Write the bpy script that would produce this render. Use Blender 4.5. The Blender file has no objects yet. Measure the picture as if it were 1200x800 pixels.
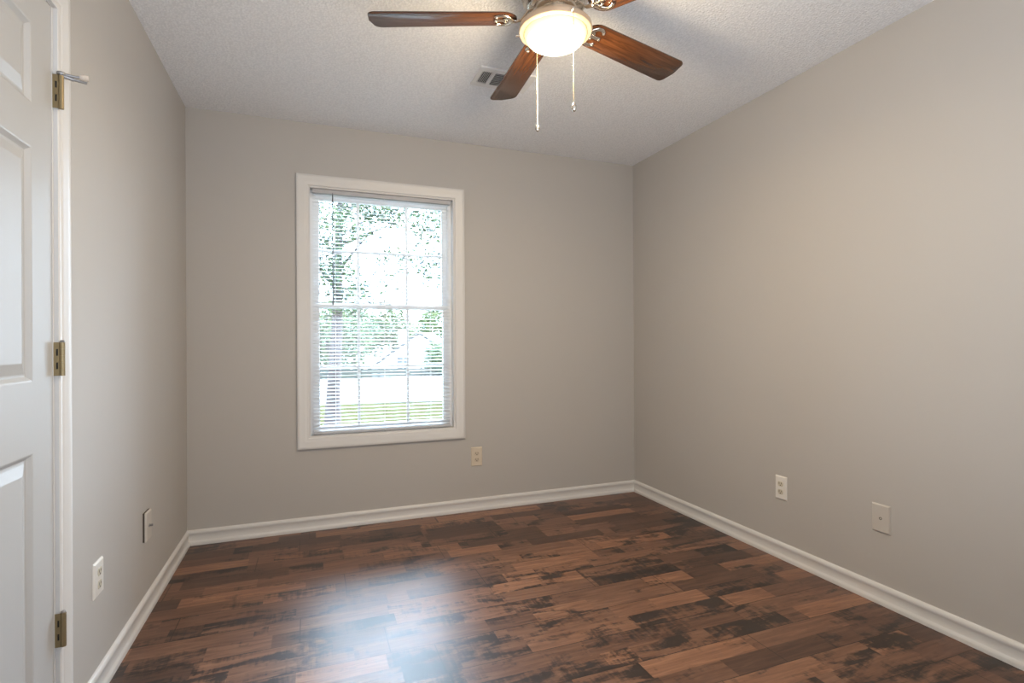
import bpy, bmesh, math, random
from mathutils import Vector, Matrix

S = bpy.context.scene
COL = S.collection
PI = math.pi
W = 2.915          # room width
H = 2.44           # ceiling height
REAR = -3.95       # wall behind the camera
FAN = (1.4645, -1.698)

# ------------------------------------------------------------------ camera
cam_d = bpy.data.cameras.new('camera')
cam_d.sensor_width = 36.0
cam_d.lens = 622.98 / 1200 * 36.0
cam_d.clip_start = 0.02
cam_d.clip_end = 400
cam = bpy.data.objects.new('camera', cam_d)
COL.objects.link(cam)
cam.matrix_world = Matrix((
    (0.93494, 0.00454, -0.35478, 0.6445),
    (-0.35477, -0.00254, -0.93495, -3.4077),
    (-0.00515, 0.99999, -0.00077, 1.1228),
    (0, 0, 0, 1)))
S.camera = cam

# ------------------------------------------------------------------ light
S.view_settings.view_transform = 'Standard'
S.view_settings.look = 'None'
S.view_settings.gamma = 1.0
S.view_settings.use_curve_mapping = False
S.view_settings.exposure = 0.09
S.cycles.use_denoising = True
S.cycles.max_bounces = 12
S.cycles.diffuse_bounces = 6
S.cycles.transparent_max_bounces = 24
S.cycles.sample_clamp_indirect = 6.0

# hazy overcast: pale in front of the window, sun-lit cloud overhead and down to the horizon in the east (right)
SKY_LOW, SKY_HIGH, SKY_EAST = 11.0, 104.0, 10.0
wd = bpy.data.worlds.new('overcast_sky')
S.world = wd
wd.use_nodes = True
wn = wd.node_tree
bg = wn.nodes['Background']
bg.inputs['Color'].default_value = (0.74, 0.93, 1.18, 1)
w_tc = wn.nodes.new('ShaderNodeTexCoord')
w_sp = wn.nodes.new('ShaderNodeSeparateXYZ')
wn.links.new(w_tc.outputs['Generated'], w_sp.inputs[0])


def w_step(sock, lo, hi):
    n = wn.nodes.new('ShaderNodeMapRange')
    n.interpolation_type = 'SMOOTHSTEP'
    n.inputs['From Min'].default_value = lo
    n.inputs['From Max'].default_value = hi
    wn.links.new(sock, n.inputs['Value'])
    return n.outputs[0]


def w_math(op, a, b):
    n = wn.nodes.new('ShaderNodeMath')
    n.operation = op
    for i, v_ in enumerate((a, b)):
        if hasattr(v_, 'links'):
            wn.links.new(v_, n.inputs[i])
        else:
            n.inputs[i].default_value = v_
    return n.outputs[0]


w_f = w_math('MULTIPLY', w_step(w_sp.outputs[2], 0.28, 0.52), w_math('MULTIPLY', w_step(w_sp.outputs[0], -0.45, 0.25), w_step(w_sp.outputs[1], -0.1, 0.25)))
w_e = w_math('MULTIPLY', w_step(w_sp.outputs[0], 0.40, 0.72), w_step(w_sp.outputs[2], -0.02, 0.05))
w_s = w_math('MAXIMUM', w_math('MULTIPLY', w_f, SKY_HIGH - SKY_LOW), w_math('MULTIPLY', w_e, SKY_EAST - SKY_LOW))
wn.links.new(w_math('ADD', w_s, SKY_LOW), bg.inputs['Strength'])


def area(name, loc, rot, sx, sy, power, color, portal=False):
    d = bpy.data.lights.new(name, 'AREA')
    d.shape = 'RECTANGLE'
    d.size, d.size_y = sx, sy
    d.energy = power
    d.color = color
    d.cycles.is_portal = portal
    o = bpy.data.objects.new(name, d)
    COL.objects.link(o)
    o.location = loc
    o.rotation_euler = rot
    return o


area('window_portal', (1.085, 0.16, 1.31), (-PI / 2, 0, 0), 0.92, 1.54, 1, (1, 1, 1), True)
area('fill_window_portal', (W + 0.16, -3.25, 1.31), (0, PI / 2, 0), 1.54, 0.62, 1, (1, 1, 1), True)
# added fill light just inside the closed rear wall, behind the camera
area('rear_fill', (1.15, REAR + 0.35, 1.25), (math.radians(143), 0, 0), 1.8, 1.4, 34, (0.90, 0.96, 1.05))
# the fan's bulb itself
LAMP_POWER = 24
LAMP_COLOR = (1.0, 0.78, 0.50)


# ------------------------------------------------------------------ materials
def mat(name, color, rough=0.5, metal=0.0, spec=0.5):
    m = bpy.data.materials.new(name)
    m.use_nodes = True
    b = m.node_tree.nodes['Principled BSDF']
    b.inputs['Base Color'].default_value = (*color, 1)
    b.inputs['Roughness'].default_value = rough
    b.inputs['Metallic'].default_value = metal
    b.inputs['Specular IOR Level'].default_value = spec
    return m


class G:
    """small node-graph helper"""
    def __init__(s, m):
        s.nt = m.node_tree
        s.n = s.nt.nodes
        s.b = s.n['Principled BSDF']

    def link(s, a, b):
        s.nt.links.new(a, b)

    def node(s, t, **kw):
        x = s.n.new(t)
        for k, v in kw.items():
            setattr(x, k, v)
        return x

    def val(s, sock, v):
        if hasattr(v, 'links'):
            s.link(v, sock)
        else:
            sock.default_value = v

    def math(s, op, a, b=0.0, c=0.0):
        x = s.node('ShaderNodeMath', operation=op)
        for i, v in enumerate((a, b, c)):
            s.val(x.inputs[i], v)
        return x.outputs[0]

    def coord(s):
        return s.node('ShaderNodeTexCoord').outputs['Object']

    def mapping(s, vec, scale=(1, 1, 1), loc=(0, 0, 0), rot=(0, 0, 0)):
        x = s.node('ShaderNodeMapping')
        x.inputs['Scale'].default_value = scale
        x.inputs['Location'].default_value = loc
        x.inputs['Rotation'].default_value = rot
        s.link(vec, x.inputs['Vector'])
        return x.outputs[0]

    def noise(s, vec, scale, detail=3, rough=0.5, dist=0.0):
        x = s.node('ShaderNodeTexNoise')
        s.link(vec, x.inputs['Vector'])
        x.inputs['Scale'].default_value = scale
        x.inputs['Detail'].default_value = detail
        x.inputs['Roughness'].default_value = rough
        x.inputs['Distortion'].default_value = dist
        return x.outputs['Fac']

    def ramp(s, fac, stops):
        x = s.node('ShaderNodeValToRGB')
        e = x.color_ramp.elements
        while len(e) < len(stops):
            e.new(0.5)
        for i, (p, c) in enumerate(stops):
            e[i].position = p
            e[i].color = (*c, 1) if len(c) == 3 else c
        s.link(fac, x.inputs[0])
        return x.outputs['Color']

    def mix(s, fac, a, b, blend='MIX'):
        x = s.node('ShaderNodeMix', data_type='RGBA', blend_type=blend)
        s.val(x.inputs[0], fac)
        for sock, v in ((x.inputs[6], a), (x.inputs[7], b)):
            if hasattr(v, 'links'):
                s.link(v, sock)
            else:
                sock.default_value = (*v, 1)
        return x.outputs[2]

    def bump(s, h, strength, dist):
        x = s.node('ShaderNodeBump')
        x.inputs['Strength'].default_value = strength
        x.inputs['Distance'].default_value = dist
        s.link(h, x.inputs['Height'])
        s.link(x.outputs[0], s.b.inputs['Normal'])


WALL_C = (0.49, 0.470, 0.445)
M_wall = mat('greige_wall_paint', WALL_C, 0.62, spec=0.35)
g = G(M_wall)
v = g.coord()
g.link(g.mix(g.noise(v, 1.3, 4), [c * 0.975 for c in WALL_C], [min(1, c * 1.025) for c in WALL_C]), g.b.inputs['Base Color'])
g.bump(g.noise(v, 260, 2), 0.12, 0.001)

M_ceil = mat('popcorn_ceiling', (0.74, 0.735, 0.73), 0.9, spec=0.2)
g = G(M_ceil)
v = g.coord()
vo = g.node('ShaderNodeTexVoronoi')
g.link(v, vo.inputs['Vector'])
vo.inputs['Scale'].default_value = 95
h1 = g.ramp(vo.outputs['Distance'], [(0.0, (1, 1, 1)), (0.75, (0, 0, 0))])
hn = g.noise(v, 60, 5, 0.7)
hh = g.math('MULTIPLY', h1, hn)
hh = g.math('ADD', hh, g.math('MULTIPLY', g.noise(v, 210, 3, 0.7), 0.6))
g.bump(hh, 0.85, 0.006)
g.link(g.ramp(hh, [(0.25, (0.82, 0.84, 0.87)), (0.70, (0.93, 0.945, 0.97))]), g.b.inputs['Base Color'])

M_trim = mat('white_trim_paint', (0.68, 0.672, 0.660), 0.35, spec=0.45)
g = G(M_trim)
g.bump(g.noise(g.coord(), 90, 2), 0.08, 0.001)
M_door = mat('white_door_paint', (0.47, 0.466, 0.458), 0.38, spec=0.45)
g = G(M_door)
g.bump(g.noise(g.mapping(g.coord(), (60, 60, 4)), 4, 4), 0.25, 0.0006)
M_vinyl = mat('white_vinyl', (0.86, 0.86, 0.86), 0.35)
M_slat = mat('white_blind_slat', (0.84, 0.84, 0.84), 0.4)
g = G(M_slat)            # thin vinyl lets some daylight through
tl = g.node('ShaderNodeBsdfTranslucent')
tl.inputs['Color'].default_value = (0.90, 0.90, 0.90, 1)
ms = g.node('ShaderNodeMixShader')
ms.inputs[0].default_value = 0.5
g.link(g.b.outputs[0], ms.inputs[1])
g.link(tl.outputs[0], ms.inputs[2])
g.link(ms.outputs[0], g.n['Material Output'].inputs['Surface'])
M_rail = mat('white_blind_rail', (0.48, 0.48, 0.50), 0.4)
M_cord = mat('white_cord', (0.8, 0.8, 0.78), 0.8)
M_wand = mat('clear_grey_wand', (0.10, 0.10, 0.11), 0.25)
M_plate_back = mat('almond_plastic', (0.66, 0.58, 0.47), 0.4)
M_recept_back = mat('almond_receptacle', (0.58, 0.50, 0.39), 0.4)
M_plate_white = mat('white_plate_plastic', (0.78, 0.76, 0.72), 0.35)
M_recept = mat('ivory_receptacle', (0.60, 0.555, 0.45), 0.4)
M_slot = mat('dark_slot', (0.02, 0.018, 0.015), 0.7)
M_paint_plate = mat('wall_painted_plate', (0.54, 0.505, 0.46), 0.55)
M_gap_shade = mat('dark_gap_shade', (0.07, 0.055, 0.045), 0.7)  # stands for the shade in the gap behind a cable plate
M_brass = mat('aged_brass', (0.30, 0.235, 0.13), 0.45, 0.7)
M_nickel = mat('brushed_nickel', (0.72, 0.66, 0.58), 0.25, 1.0)
M_steel = mat('dull_steel', (0.36, 0.36, 0.37), 0.35, 0.9)
M_rubber = mat('cream_rubber_tip', (0.66, 0.58, 0.50), 0.7)
M_ring = mat('satin_cream_metal', (0.66, 0.50, 0.35), 0.35, 0.35)
M_vent = mat('white_vent_metal', (0.78, 0.78, 0.78), 0.45)
M_duct = mat('dark_duct', (0.10, 0.10, 0.10), 0.8)
M_chain = mat('brass_chain', (0.75, 0.62, 0.42), 0.35, 0.8)

# fan blades: reddish-brown wood with long grain
M_blade = mat('mahogany_blade', (0.16, 0.06, 0.025), 0.20, spec=0.6)
g = G(M_blade)
v = g.coord()
n1 = g.noise(g.mapping(v, (3, 40, 40)), 1.6, 5, 0.6, 0.6)
g.link(g.ramp(n1, [(0.3, (0.030, 0.011, 0.006)), (0.52, (0.092, 0.034, 0.013)), (0.75, (0.15, 0.060, 0.024))]), g.b.inputs['Base Color'])

# lit frosted bowl
M_bowl = mat('lit_frosted_glass', (0.95, 0.9, 0.8), 0.4)
M_bowl.node_tree.nodes['Principled BSDF'].inputs['Emission Color'].default_value = (1.0, 0.80, 0.50, 1)
M_bowl.node_tree.nodes['Principled BSDF'].inputs['Emission Strength'].default_value = 3.2
M_band = mat('lit_frosted_glass_band', (0.95, 0.85, 0.65), 0.4)
M_band.node_tree.nodes['Principled BSDF'].inputs['Emission Color'].default_value = (1.0, 0.60, 0.24, 1)
M_band.node_tree.nodes['Principled BSDF'].inputs['Emission Strength'].default_value = 1.15

# window glass: clear sheet with its own reflections
M_glass = bpy.data.materials.new('clear_window_glass')
M_glass.use_nodes = True
nt = M_glass.node_tree
nt.nodes.clear()
o_ = nt.nodes.new('ShaderNodeOutputMaterial')
mx = nt.nodes.new('ShaderNodeMixShader')
tr = nt.nodes.new('ShaderNodeBsdfTransparent')
gl = nt.nodes.new('ShaderNodeBsdfGlossy')
gl.inputs['Roughness'].default_value = 0.02
tr.inputs['Color'].default_value = (0.94, 0.96, 0.95, 1)
fr = nt.nodes.new('ShaderNodeFresnel')
fr.inputs['IOR'].default_value = 1.45
nt.links.new(fr.outputs[0], mx.inputs[0])
nt.links.new(tr.outputs[0], mx.inputs[1])
nt.links.new(gl.outputs[0], mx.inputs[2])
nt.links.new(mx.outputs[0], o_.inputs[0])

# laminate floor: planks 187 mm wide laid along X, each printed with two strips
M_floor = mat('distressed_laminate', (0.1, 0.05, 0.03), 0.3, spec=0.5)
g = G(M_floor)
v = g.coord()
sx = g.node('ShaderNodeSeparateXYZ')
g.link(v, sx.inputs[0])
X, Y = sx.outputs[0], sx.outputs[1]
PW = 0.187
Ys = g.math('ADD', Y, 1.449 + 20 * PW)               # seam at y = -1.449
row = g.math('FLOOR', g.math('DIVIDE', Ys, PW))
srow = g.math('FLOOR', g.math('DIVIDE', Ys, PW / 2))


def white1(x, seed):
    n = g.node('ShaderNodeTexWhiteNoise', noise_dimensions='2D')
    c = g.node('ShaderNodeCombineXYZ')
    g.val(c.inputs[0], x)
    c.inputs[1].default_value = seed
    g.link(c.outputs[0], n.inputs['Vector'])
    return n.outputs['Value']


def white2(x, y):
    n = g.node('ShaderNodeTexWhiteNoise', noise_dimensions='2D')
    c = g.node('ShaderNodeCombineXYZ')
    g.val(c.inputs[0], x)
    g.val(c.inputs[1], y)
    g.link(c.outputs[0], n.inputs['Vector'])
    return n.outputs['Value']


# strip pieces: irregular lengths from two overlaid cell grids
off = g.math('MULTIPLY', white1(srow, 3.1), 7.0)
Xo = g.math('ADD', X, off)
c1 = g.math('FLOOR', g.math('DIVIDE', Xo, 0.46))
c2 = g.math('FLOOR', g.math('DIVIDE', g.math('ADD', Xo, 0.17), 0.71))
piece = g.math('ADD', g.math('MULTIPLY', c1, 13.0), g.math('MULTIPLY', c2, 7.0))
rnd = white2(piece, srow)
rnd2 = white2(srow, piece)
# grain, shifted from piece to piece
cv = g.node('ShaderNodeCombineXYZ')
g.link(g.math('ADD', X, g.math('MULTIPLY', rnd, 31.0)), cv.inputs[0])
g.link(g.math('ADD', Y, g.math('MULTIPLY', rnd2, 17.0)), cv.inputs[1])
gv = cv.outputs[0]
grain = g.noise(g.mapping(gv, (2.2, 26, 1)), 2.2, 5, 0.62, 0.7)
base = g.ramp(grain, [(0.28, (0.105, 0.052, 0.035)), (0.50, (0.175, 0.090, 0.058)), (0.72, (0.250, 0.138, 0.088))])
tone = g.ramp(rnd, [(0.0, (0.42, 0.43, 0.47)), (0.30, (0.78, 0.76, 0.76)), (0.7, (1.0, 0.98, 0.95)), (1.0, (1.45, 1.36, 1.22))])
base = g.mix(1.0, base, tone, 'MULTIPLY')
# dark distressed patches and cross-grain saw marks
blot = g.noise(g.mapping(gv, (3.2, 9, 1)), 1.25, 4, 0.6, 0.8)
saw = g.noise(g.mapping(gv, (55, 5, 1)), 1.0, 3, 0.6, 0.4)
fine = g.noise(g.mapping(gv, (9, 40, 1)), 2.0, 4, 0.7, 0.8)
thr = g.math('ADD', g.math('MULTIPLY', rnd2, 0.26), 0.38)
pm = g.math('SUBTRACT', g.math('ADD', blot, g.math('MULTIPLY', g.math('SUBTRACT', saw, 0.5), 0.28)), thr)
pm = g.math('ADD', pm, g.math('MULTIPLY', g.math('SUBTRACT', fine, 0.5), 0.30))
pmask = g.ramp(pm, [(0.02, (0, 0, 0)), (0.16, (1, 1, 1))])
pmask_f = g.math('MULTIPLY', pmask, 0.90)
base = g.mix(pmask_f, base, (0.017, 0.0145, 0.0145))
flk = g.ramp(g.noise(g.mapping(gv, (14, 60, 1)), 1.6, 3, 0.6), [(0.66, (0, 0, 0)), (0.74, (1, 1, 1))])
base = g.mix(g.math('MULTIPLY', flk, 0.45), base, (0.025, 0.018, 0.016))
# seams between planks
fy = g.math('FRACT', g.math('DIVIDE', Ys, PW))
ey = g.math('MINIMUM', fy, g.math('SUBTRACT', 1.0, fy))
seam_y = g.math('LESS_THAN', ey, 0.010)
r_ = g.math('SUBTRACT', row, 20.0)
j_off = g.math('ADD', g.math('MULTIPLY', r_, -0.1595), g.math('MULTIPLY', g.math('MULTIPLY', r_, g.math('ADD', r_, 1.0)), -0.075))
jx = g.math('ADD', g.math('SUBTRACT', X, g.math('ADD', j_off, 0.912)), 25.2)
fx = g.math('FRACT', g.math('DIVIDE', jx, 1.26))
ex = g.math('MINIMUM', fx, g.math('SUBTRACT', 1.0, fx))
seam_x = g.math('LESS_THAN', ex, 0.0015)
seam = g.math('MAXIMUM', seam_y, seam_x)
base = g.mix(g.math('MULTIPLY', seam, 0.75), base, (0.02, 0.013, 0.01))
g.link(base, g.b.inputs['Base Color'])
rr = g.math('ADD', g.math('MULTIPLY', grain, 0.10), 0.345)
g.link(rr, g.b.inputs['Roughness'])
hgt = g.math('SUBTRACT', g.math('MULTIPLY', grain, 0.25), seam)
g.bump(hgt, 0.30, 0.0012)

# outdoors
M_grass = mat('lawn_grass', (0.13, 0.16, 0.045), 1.0, spec=0.0)
g = G(M_grass)
v = g.coord()
g.link(g.ramp(g.noise(v, 0.9, 6, 0.65), [(0.3, (0.021, 0.0210, 0.0085)), (0.7, (0.032, 0.0310, 0.0125))]), g.b.inputs['Base Color'])
M_road = mat('pale_asphalt', (0.16, 0.16, 0.16), 1.0, spec=0.1)
M_bark = mat('grey_brown_bark', (0.0780, 0.0640, 0.0624), 0.9, spec=0.1)
g = G(M_bark)
g.bump(g.noise(g.mapping(g.coord(), (12, 12, 2)), 4, 5), 0.7, 0.02)
M_leaf = [mat('leaf_green_deep', (0.0766, 0.1117, 0.0670), 0.6, spec=0.1), mat('leaf_green_mid', (0.1020, 0.1410, 0.0682), 0.6, spec=0.1),
          mat('leaf_green_light', (0.1124, 0.1346, 0.0607), 0.6, spec=0.1), mat('leaf_green_bluish', (0.0670, 0.0839, 0.0815), 0.6, spec=0.1)]  # leaf tones picked at random per leaf
for i, m in enumerate(M_leaf):
    g = G(m)
    c = m.node_tree.nodes['Principled BSDF'].inputs['Base Color'].default_value[:3]
    g.link(g.ramp(g.noise(g.coord(), 1.7, 3), [(0.3, tuple(x * 0.75 for x in c)), (0.7, tuple(min(1, x * 1.3) for x in c))]), g.b.inputs['Base Color'])
M_siding = mat('white_siding', (0.80, 0.80, 0.80), 0.7)
M_shingle = mat('pale_grey_shingle', (0.0840, 0.0840, 0.0840), 0.9, spec=0.1)
M_dark_glass = mat('dark_house_glass', (0.08, 0.09, 0.10), 0.1)
M_fence = mat('weathered_grey_board', (0.0884, 0.0901, 0.0799), 0.9, spec=0.1)


# ------------------------------------------------------------------ mesh helpers
def obj(name, bm, material, parent=None, smooth=False):
    bmesh.ops.recalc_face_normals(bm, faces=bm.faces)
    me = bpy.data.meshes.new(name)
    bm.to_mesh(me)
    bm.free()
    for m in (material if isinstance(material, (list, tuple)) else [material]):
        me.materials.append(m)
    if smooth:
        for p in me.polygons:
            p.use_smooth = True
        try:
            me.set_sharp_from_angle(angle=math.radians(40))
        except Exception:
            pass
    o = bpy.data.objects.new(name, me)
    COL.objects.link(o)
    if parent:
        o.parent = parent
    return o


def tag(o, label, cat, group=None):
    o['label'] = label
    o['category'] = cat
    if group:
        o['group'] = group
    return o


def struct(o):
    o['kind'] = 'structure'
    return o


def empty(name, loc=(0, 0, 0), rot=(0, 0, 0)):
    o = bpy.data.objects.new(name, None)
    COL.objects.link(o)
    o.location = loc
    o.rotation_euler = rot
    o.empty_display_size = 0.05
    return o


def box(bm, x0, x1, y0, y1, z0, z1, M=None):
    vs = [bm.verts.new((x, y, z)) for x in (x0, x1) for y in (y0, y1) for z in (z0, z1)]
    for f in ((0, 1, 3, 2), (4, 6, 7, 5), (0, 4, 5, 1), (2, 3, 7, 6), (0, 2, 6, 4), (1, 5, 7, 3)):
        bm.faces.new([vs[i] for i in f])
    if M is not None:
        bmesh.ops.transform(bm, matrix=M, verts=vs)
    return vs


def bbox(bm, x0, x1, y0, y1, z0, z1, r=0.001, seg=2):
    t = bmesh.new()
    box(t, x0, x1, y0, y1, z0, z1)
    bmesh.ops.recalc_face_normals(t, faces=t.faces)
    bmesh.ops.bevel(t, geom=t.edges[:], offset=r, segments=seg, affect='EDGES', profile=0.5)
    merge(bm, t)


def merge(bm, t, M=None):
    if M is not None:
        bmesh.ops.transform(t, matrix=M, verts=t.verts)
    me = bpy.data.meshes.new('tmp')
    t.to_mesh(me)
    t.free()
    bm.from_mesh(me)
    bpy.data.meshes.remove(me)


def lathe(bm, prof, n=48, M=None, caps=True):
    """prof: (r, z) list, revolved around Z"""
    t = bmesh.new()
    rings = []
    for r, z in prof:
        if r < 1e-6:
            rings.append([t.verts.new((0, 0, z))])
        else:
            rings.append([t.verts.new((r * math.cos(2 * PI * i / n), r * math.sin(2 * PI * i / n), z)) for i in range(n)])
    for a, b in zip(rings, rings[1:]):
        for i in range(n):
            j = (i + 1) % n
            if len(a) == 1 and len(b) == 1:
                continue
            if len(a) == 1:
                t.faces.new((a[0], b[i], b[j]))
            elif len(b) == 1:
                t.faces.new((a[i], a[j], b[0]))
            else:
                t.faces.new((a[i], a[j], b[j], b[i]))
    if caps:
        for r in (rings[0], rings[-1]):
            if len(r) > 2:
                t.faces.new(r)
    merge(bm, t, M)


def tube(bm, pts, rad, n=10, flat=1.0):
    """swept tube along points; rad number or list; flat squashes it vertically"""
    pts = [Vector(p) for p in pts]
    rads = rad if isinstance(rad, (list, tuple)) else [rad] * len(pts)
    rings = []
    for i, p in enumerate(pts):
        d = (pts[min(i + 1, len(pts) - 1)] - pts[max(i - 1, 0)]).normalized()
        up = Vector((0, 0, 1)) if abs(d.z) < 0.95 else Vector((0, 1, 0))
        a = d.cross(up).normalized()
        b = a.cross(d).normalized()
        rings.append([bm.verts.new(p + a * rads[i] * math.cos(2 * PI * k / n) + b * rads[i] * flat * math.sin(2 * PI * k / n)) for k in range(n)])
    for r0, r1 in zip(rings, rings[1:]):
        for k in range(n):
            bm.faces.new((r0[k], r0[(k + 1) % n], r1[(k + 1) % n], r1[k]))
    bm.faces.new(rings[0])
    bm.faces.new(rings[-1])


def sweep(bm, path, prof, to3d, closed=False):
    """profile (d, h) swept along a 2-D path with mitred corners; d is measured to the right of travel"""
    n = len(path)
    P = [Vector(p) for p in path]
    rings = []
    for i in range(n):
        def nrm(a, b):
            t = (b - a).normalized()
            return Vector((t.y, -t.x))
        if closed:
            n0 = nrm(P[i - 1], P[i])
            n1 = nrm(P[i], P[(i + 1) % n])
        else:
            n0 = nrm(P[max(i - 1, 0)], P[max(i, 1)])
            n1 = nrm(P[min(i, n - 2)], P[min(i + 1, n - 1)])
        m = (n0 + n1)
        m = m / max(1e-6, m.length_squared) * 2
        rings.append([bm.verts.new(to3d(P[i] + m * d, h)) for d, h in prof])
    k = len(prof)
    for i in range(n if closed else n - 1):
        a, b = rings[i], rings[(i + 1) % n]
        for j in range(k):
            bm.faces.new((a[j], a[(j + 1) % k], b[(j + 1) % k], b[j]))
    if not closed:
        bm.faces.new(rings[0])
        bm.faces.new(rings[-1])


# ------------------------------------------------------------------ room shell
WX0, WX1, WZ0, WZ1 = 0.634, 1.537, 0.552, 2.067      # window opening
WT = 0.125                                           # exterior wall thickness
DY0, DY1, DZ = -2.405, -1.637, 2.032                 # door opening

bm = bmesh.new()
box(bm, -0.15, W + 0.15, REAR - 0.15, 0.15, -0.12, 0.0)
struct(obj('floor', bm, M_floor))
bm = bmesh.new()
box(bm, -0.15, W + 0.15, REAR - 0.15, 0.15, H, H + 0.12)
struct(obj('ceiling', bm, M_ceil))
bm = bmesh.new()
box(bm, 0.0, WX0, 0, WT, 0, H)
box(bm, WX1, W, 0, WT, 0, H)
box(bm, WX0, WX1, 0, WT, 0, WZ0)
box(bm, WX0, WX1, 0, WT, WZ1, H)
bmesh.ops.remove_doubles(bm, verts=bm.verts, dist=1e-5)
struct(obj('wall_back', bm, M_wall))
bm = bmesh.new()
box(bm, -0.12, 0, DY1, WT, 0, H)
box(bm, -0.12, 0, REAR, DY0, 0, H)
box(bm, -0.12, 0, DY0, DY1, DZ, H)
struct(obj('wall_left', bm, M_wall))
bm = bmesh.new()
V0, V1 = -3.55, -2.95                                # added window beside the camera, out of view
box(bm, W, W + 0.12, V1, WT, 0, H)
box(bm, W, W + 0.12, REAR, V0, 0, H)
box(bm, W, W + 0.12, V0, V1, 0, WZ0)
box(bm, W, W + 0.12, V0, V1, WZ1, H)
bmesh.ops.remove_doubles(bm, verts=bm.verts, dist=1e-5)
struct(obj('wall_right', bm, M_wall))
bm = bmesh.new()
box(bm, -0.12, W + 0.12, REAR - 0.12, REAR, 0, H)
struct(obj('wall_rear', bm, M_wall))

# baseboards: flat board with a rounded top bead and a shoe at the floor
BP = [(0, 0), (0.017, 0), (0.0172, 0.012), (0.0155, 0.018), (0.0115, 0.0235), (0.0095, 0.027), (0.009, 0.055), (0.0108, 0.060),
      (0.0128, 0.0655), (0.0120, 0.073), (0.0085, 0.079), (0.004, 0.083), (0, 0.0835)]
bm = bmesh.new()
sweep(bm, [(0.0, 0.0), (W, 0.0)], BP, lambda p, h: (p.x, p.y, h))
struct(obj('baseboard_back', bm, M_trim, smooth=True))
bm = bmesh.new()
sweep(bm, [(W, 0.0), (W, REAR)], BP, lambda p, h: (p.x, p.y, h))
struct(obj('baseboard_right', bm, M_trim, smooth=True))
CO = -1.566
bm = bmesh.new()
sweep(bm, [(0.0, CO), (0.0, 0.0)], BP, lambda p, h: (p.x, p.y, h))
struct(obj('baseboard_left', bm, M_trim, smooth=True))

# ------------------------------------------------------------------ window
win = struct(empty('window_1', (1.085, 0, WZ0)))


def wpart(name, bm, m, parent=win, smooth=False):
    o = obj(name, bm, m, None, smooth)
    o.parent = parent
    if parent is win:
        o.matrix_parent_inverse = Matrix.Translation((-1.085, 0, -WZ0))
    return o


# picture-frame casing; d outward from the opening, h into the room
CP = [(0.0, 0.0), (0.0, 0.009), (0.004, 0.0115), (0.018, 0.0115), (0.024, 0.0145), (0.044, 0.0155), (0.050, 0.0175), (0.0595, 0.0175), (0.0635, 0.0150), (0.0635, 0.0)]
loop = [(WX0, WZ0), (WX0, WZ1), (WX1, WZ1), (WX1, WZ0)]
bm = bmesh.new()
sweep(bm, loop, [(-d, h) for d, h in CP], lambda p, h: (p.x, -h, p.y), closed=True)
wpart('window_casing', bm, M_trim, smooth=True)
# jamb liner
bm = bmesh.new()
sweep(bm, loop, [(0.0, 0.002), (0.012, 0.002), (0.012, -WT), (0.0, -WT)], lambda p, h: (p.x, -h, p.y), closed=True)
wpart('window_jamb', bm, M_trim)
# vinyl frame
IX0, IX1, IZ0, IZ1 = WX0 + 0.012, WX1 - 0.012, WZ0 + 0.012, WZ1 - 0.012
il = [(IX0, IZ0), (IX0, IZ1), (IX1, IZ1), (IX1, IZ0)]
bm = bmesh.new()
sweep(bm, il, [(0, -0.055), (0.018, -0.055), (0.018, -0.062), (0.022, -0.062), (0.022, -0.122), (0, -0.122)], lambda p, h: (p.x, -h, p.y), closed=True)
wpart('window_frame', bm, M_vinyl)


def sash(name, z0, z1, y, hz):
    x0, x1 = IX0 + 0.018, IX1 - 0.018
    lp = [(x0, z0), (x0, z1), (x1, z1), (x1, z0)]
    bm = bmesh.new()
    sweep(bm, lp, [(0, -y + 0.012), (0.030, -y + 0.012), (0.036, -y + 0.006), (0.036, -y - 0.012), (0, -y - 0.012)], lambda p, h: (p.x, -h, p.y), closed=True)
    s = wpart(name, bm, M_vinyl)
    bm = bmesh.new()
    for mx_ in (0.931, 1.238):
        bbox(bm, mx_ - 0.009, mx_ + 0.009, y - 0.008, y + 0.004, z0 + 0.034, z1 - 0.034, 0.002)
    bbox(bm, x0 + 0.034, x1 - 0.034, y - 0.0085, y + 0.0045, hz - 0.009, hz + 0.009, 0.002)
    q = obj('muntin_grid', bm, M_vinyl)
    q.parent = s
    bm = bmesh.new()
    box(bm, x0 + 0.030, x1 - 0.030, y + 0.005, y + 0.009, z0 + 0.030, z1 - 0.030)
    q = obj('pane', bm, M_glass)
    q.parent = s
    return s


sash('upper_sash', 1.335, IZ1 - 0.012, 0.104, 1.697)
lo = sash('lower_sash', IZ0 + 0.012, 1.372, 0.076, 0.968)
bm = bmesh.new()
bbox(bm, 1.045, 1.125, 0.052, 0.072, 1.374, 1.386, 0.003)
q = obj('sash_lock', bm, M_vinyl)
q.parent = lo

# unseen window, added in the right wall to bring in cool side light
fill_win = struct(empty('fill_window', (W, (V0 + V1) / 2, WZ0)))
T2 = Matrix.Translation((-W, -(V0 + V1) / 2, -WZ0))


def fill_win_part(name, bm, m):
    o = obj(name, bm, m, fill_win)
    o.matrix_parent_inverse = T2
    return o


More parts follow.
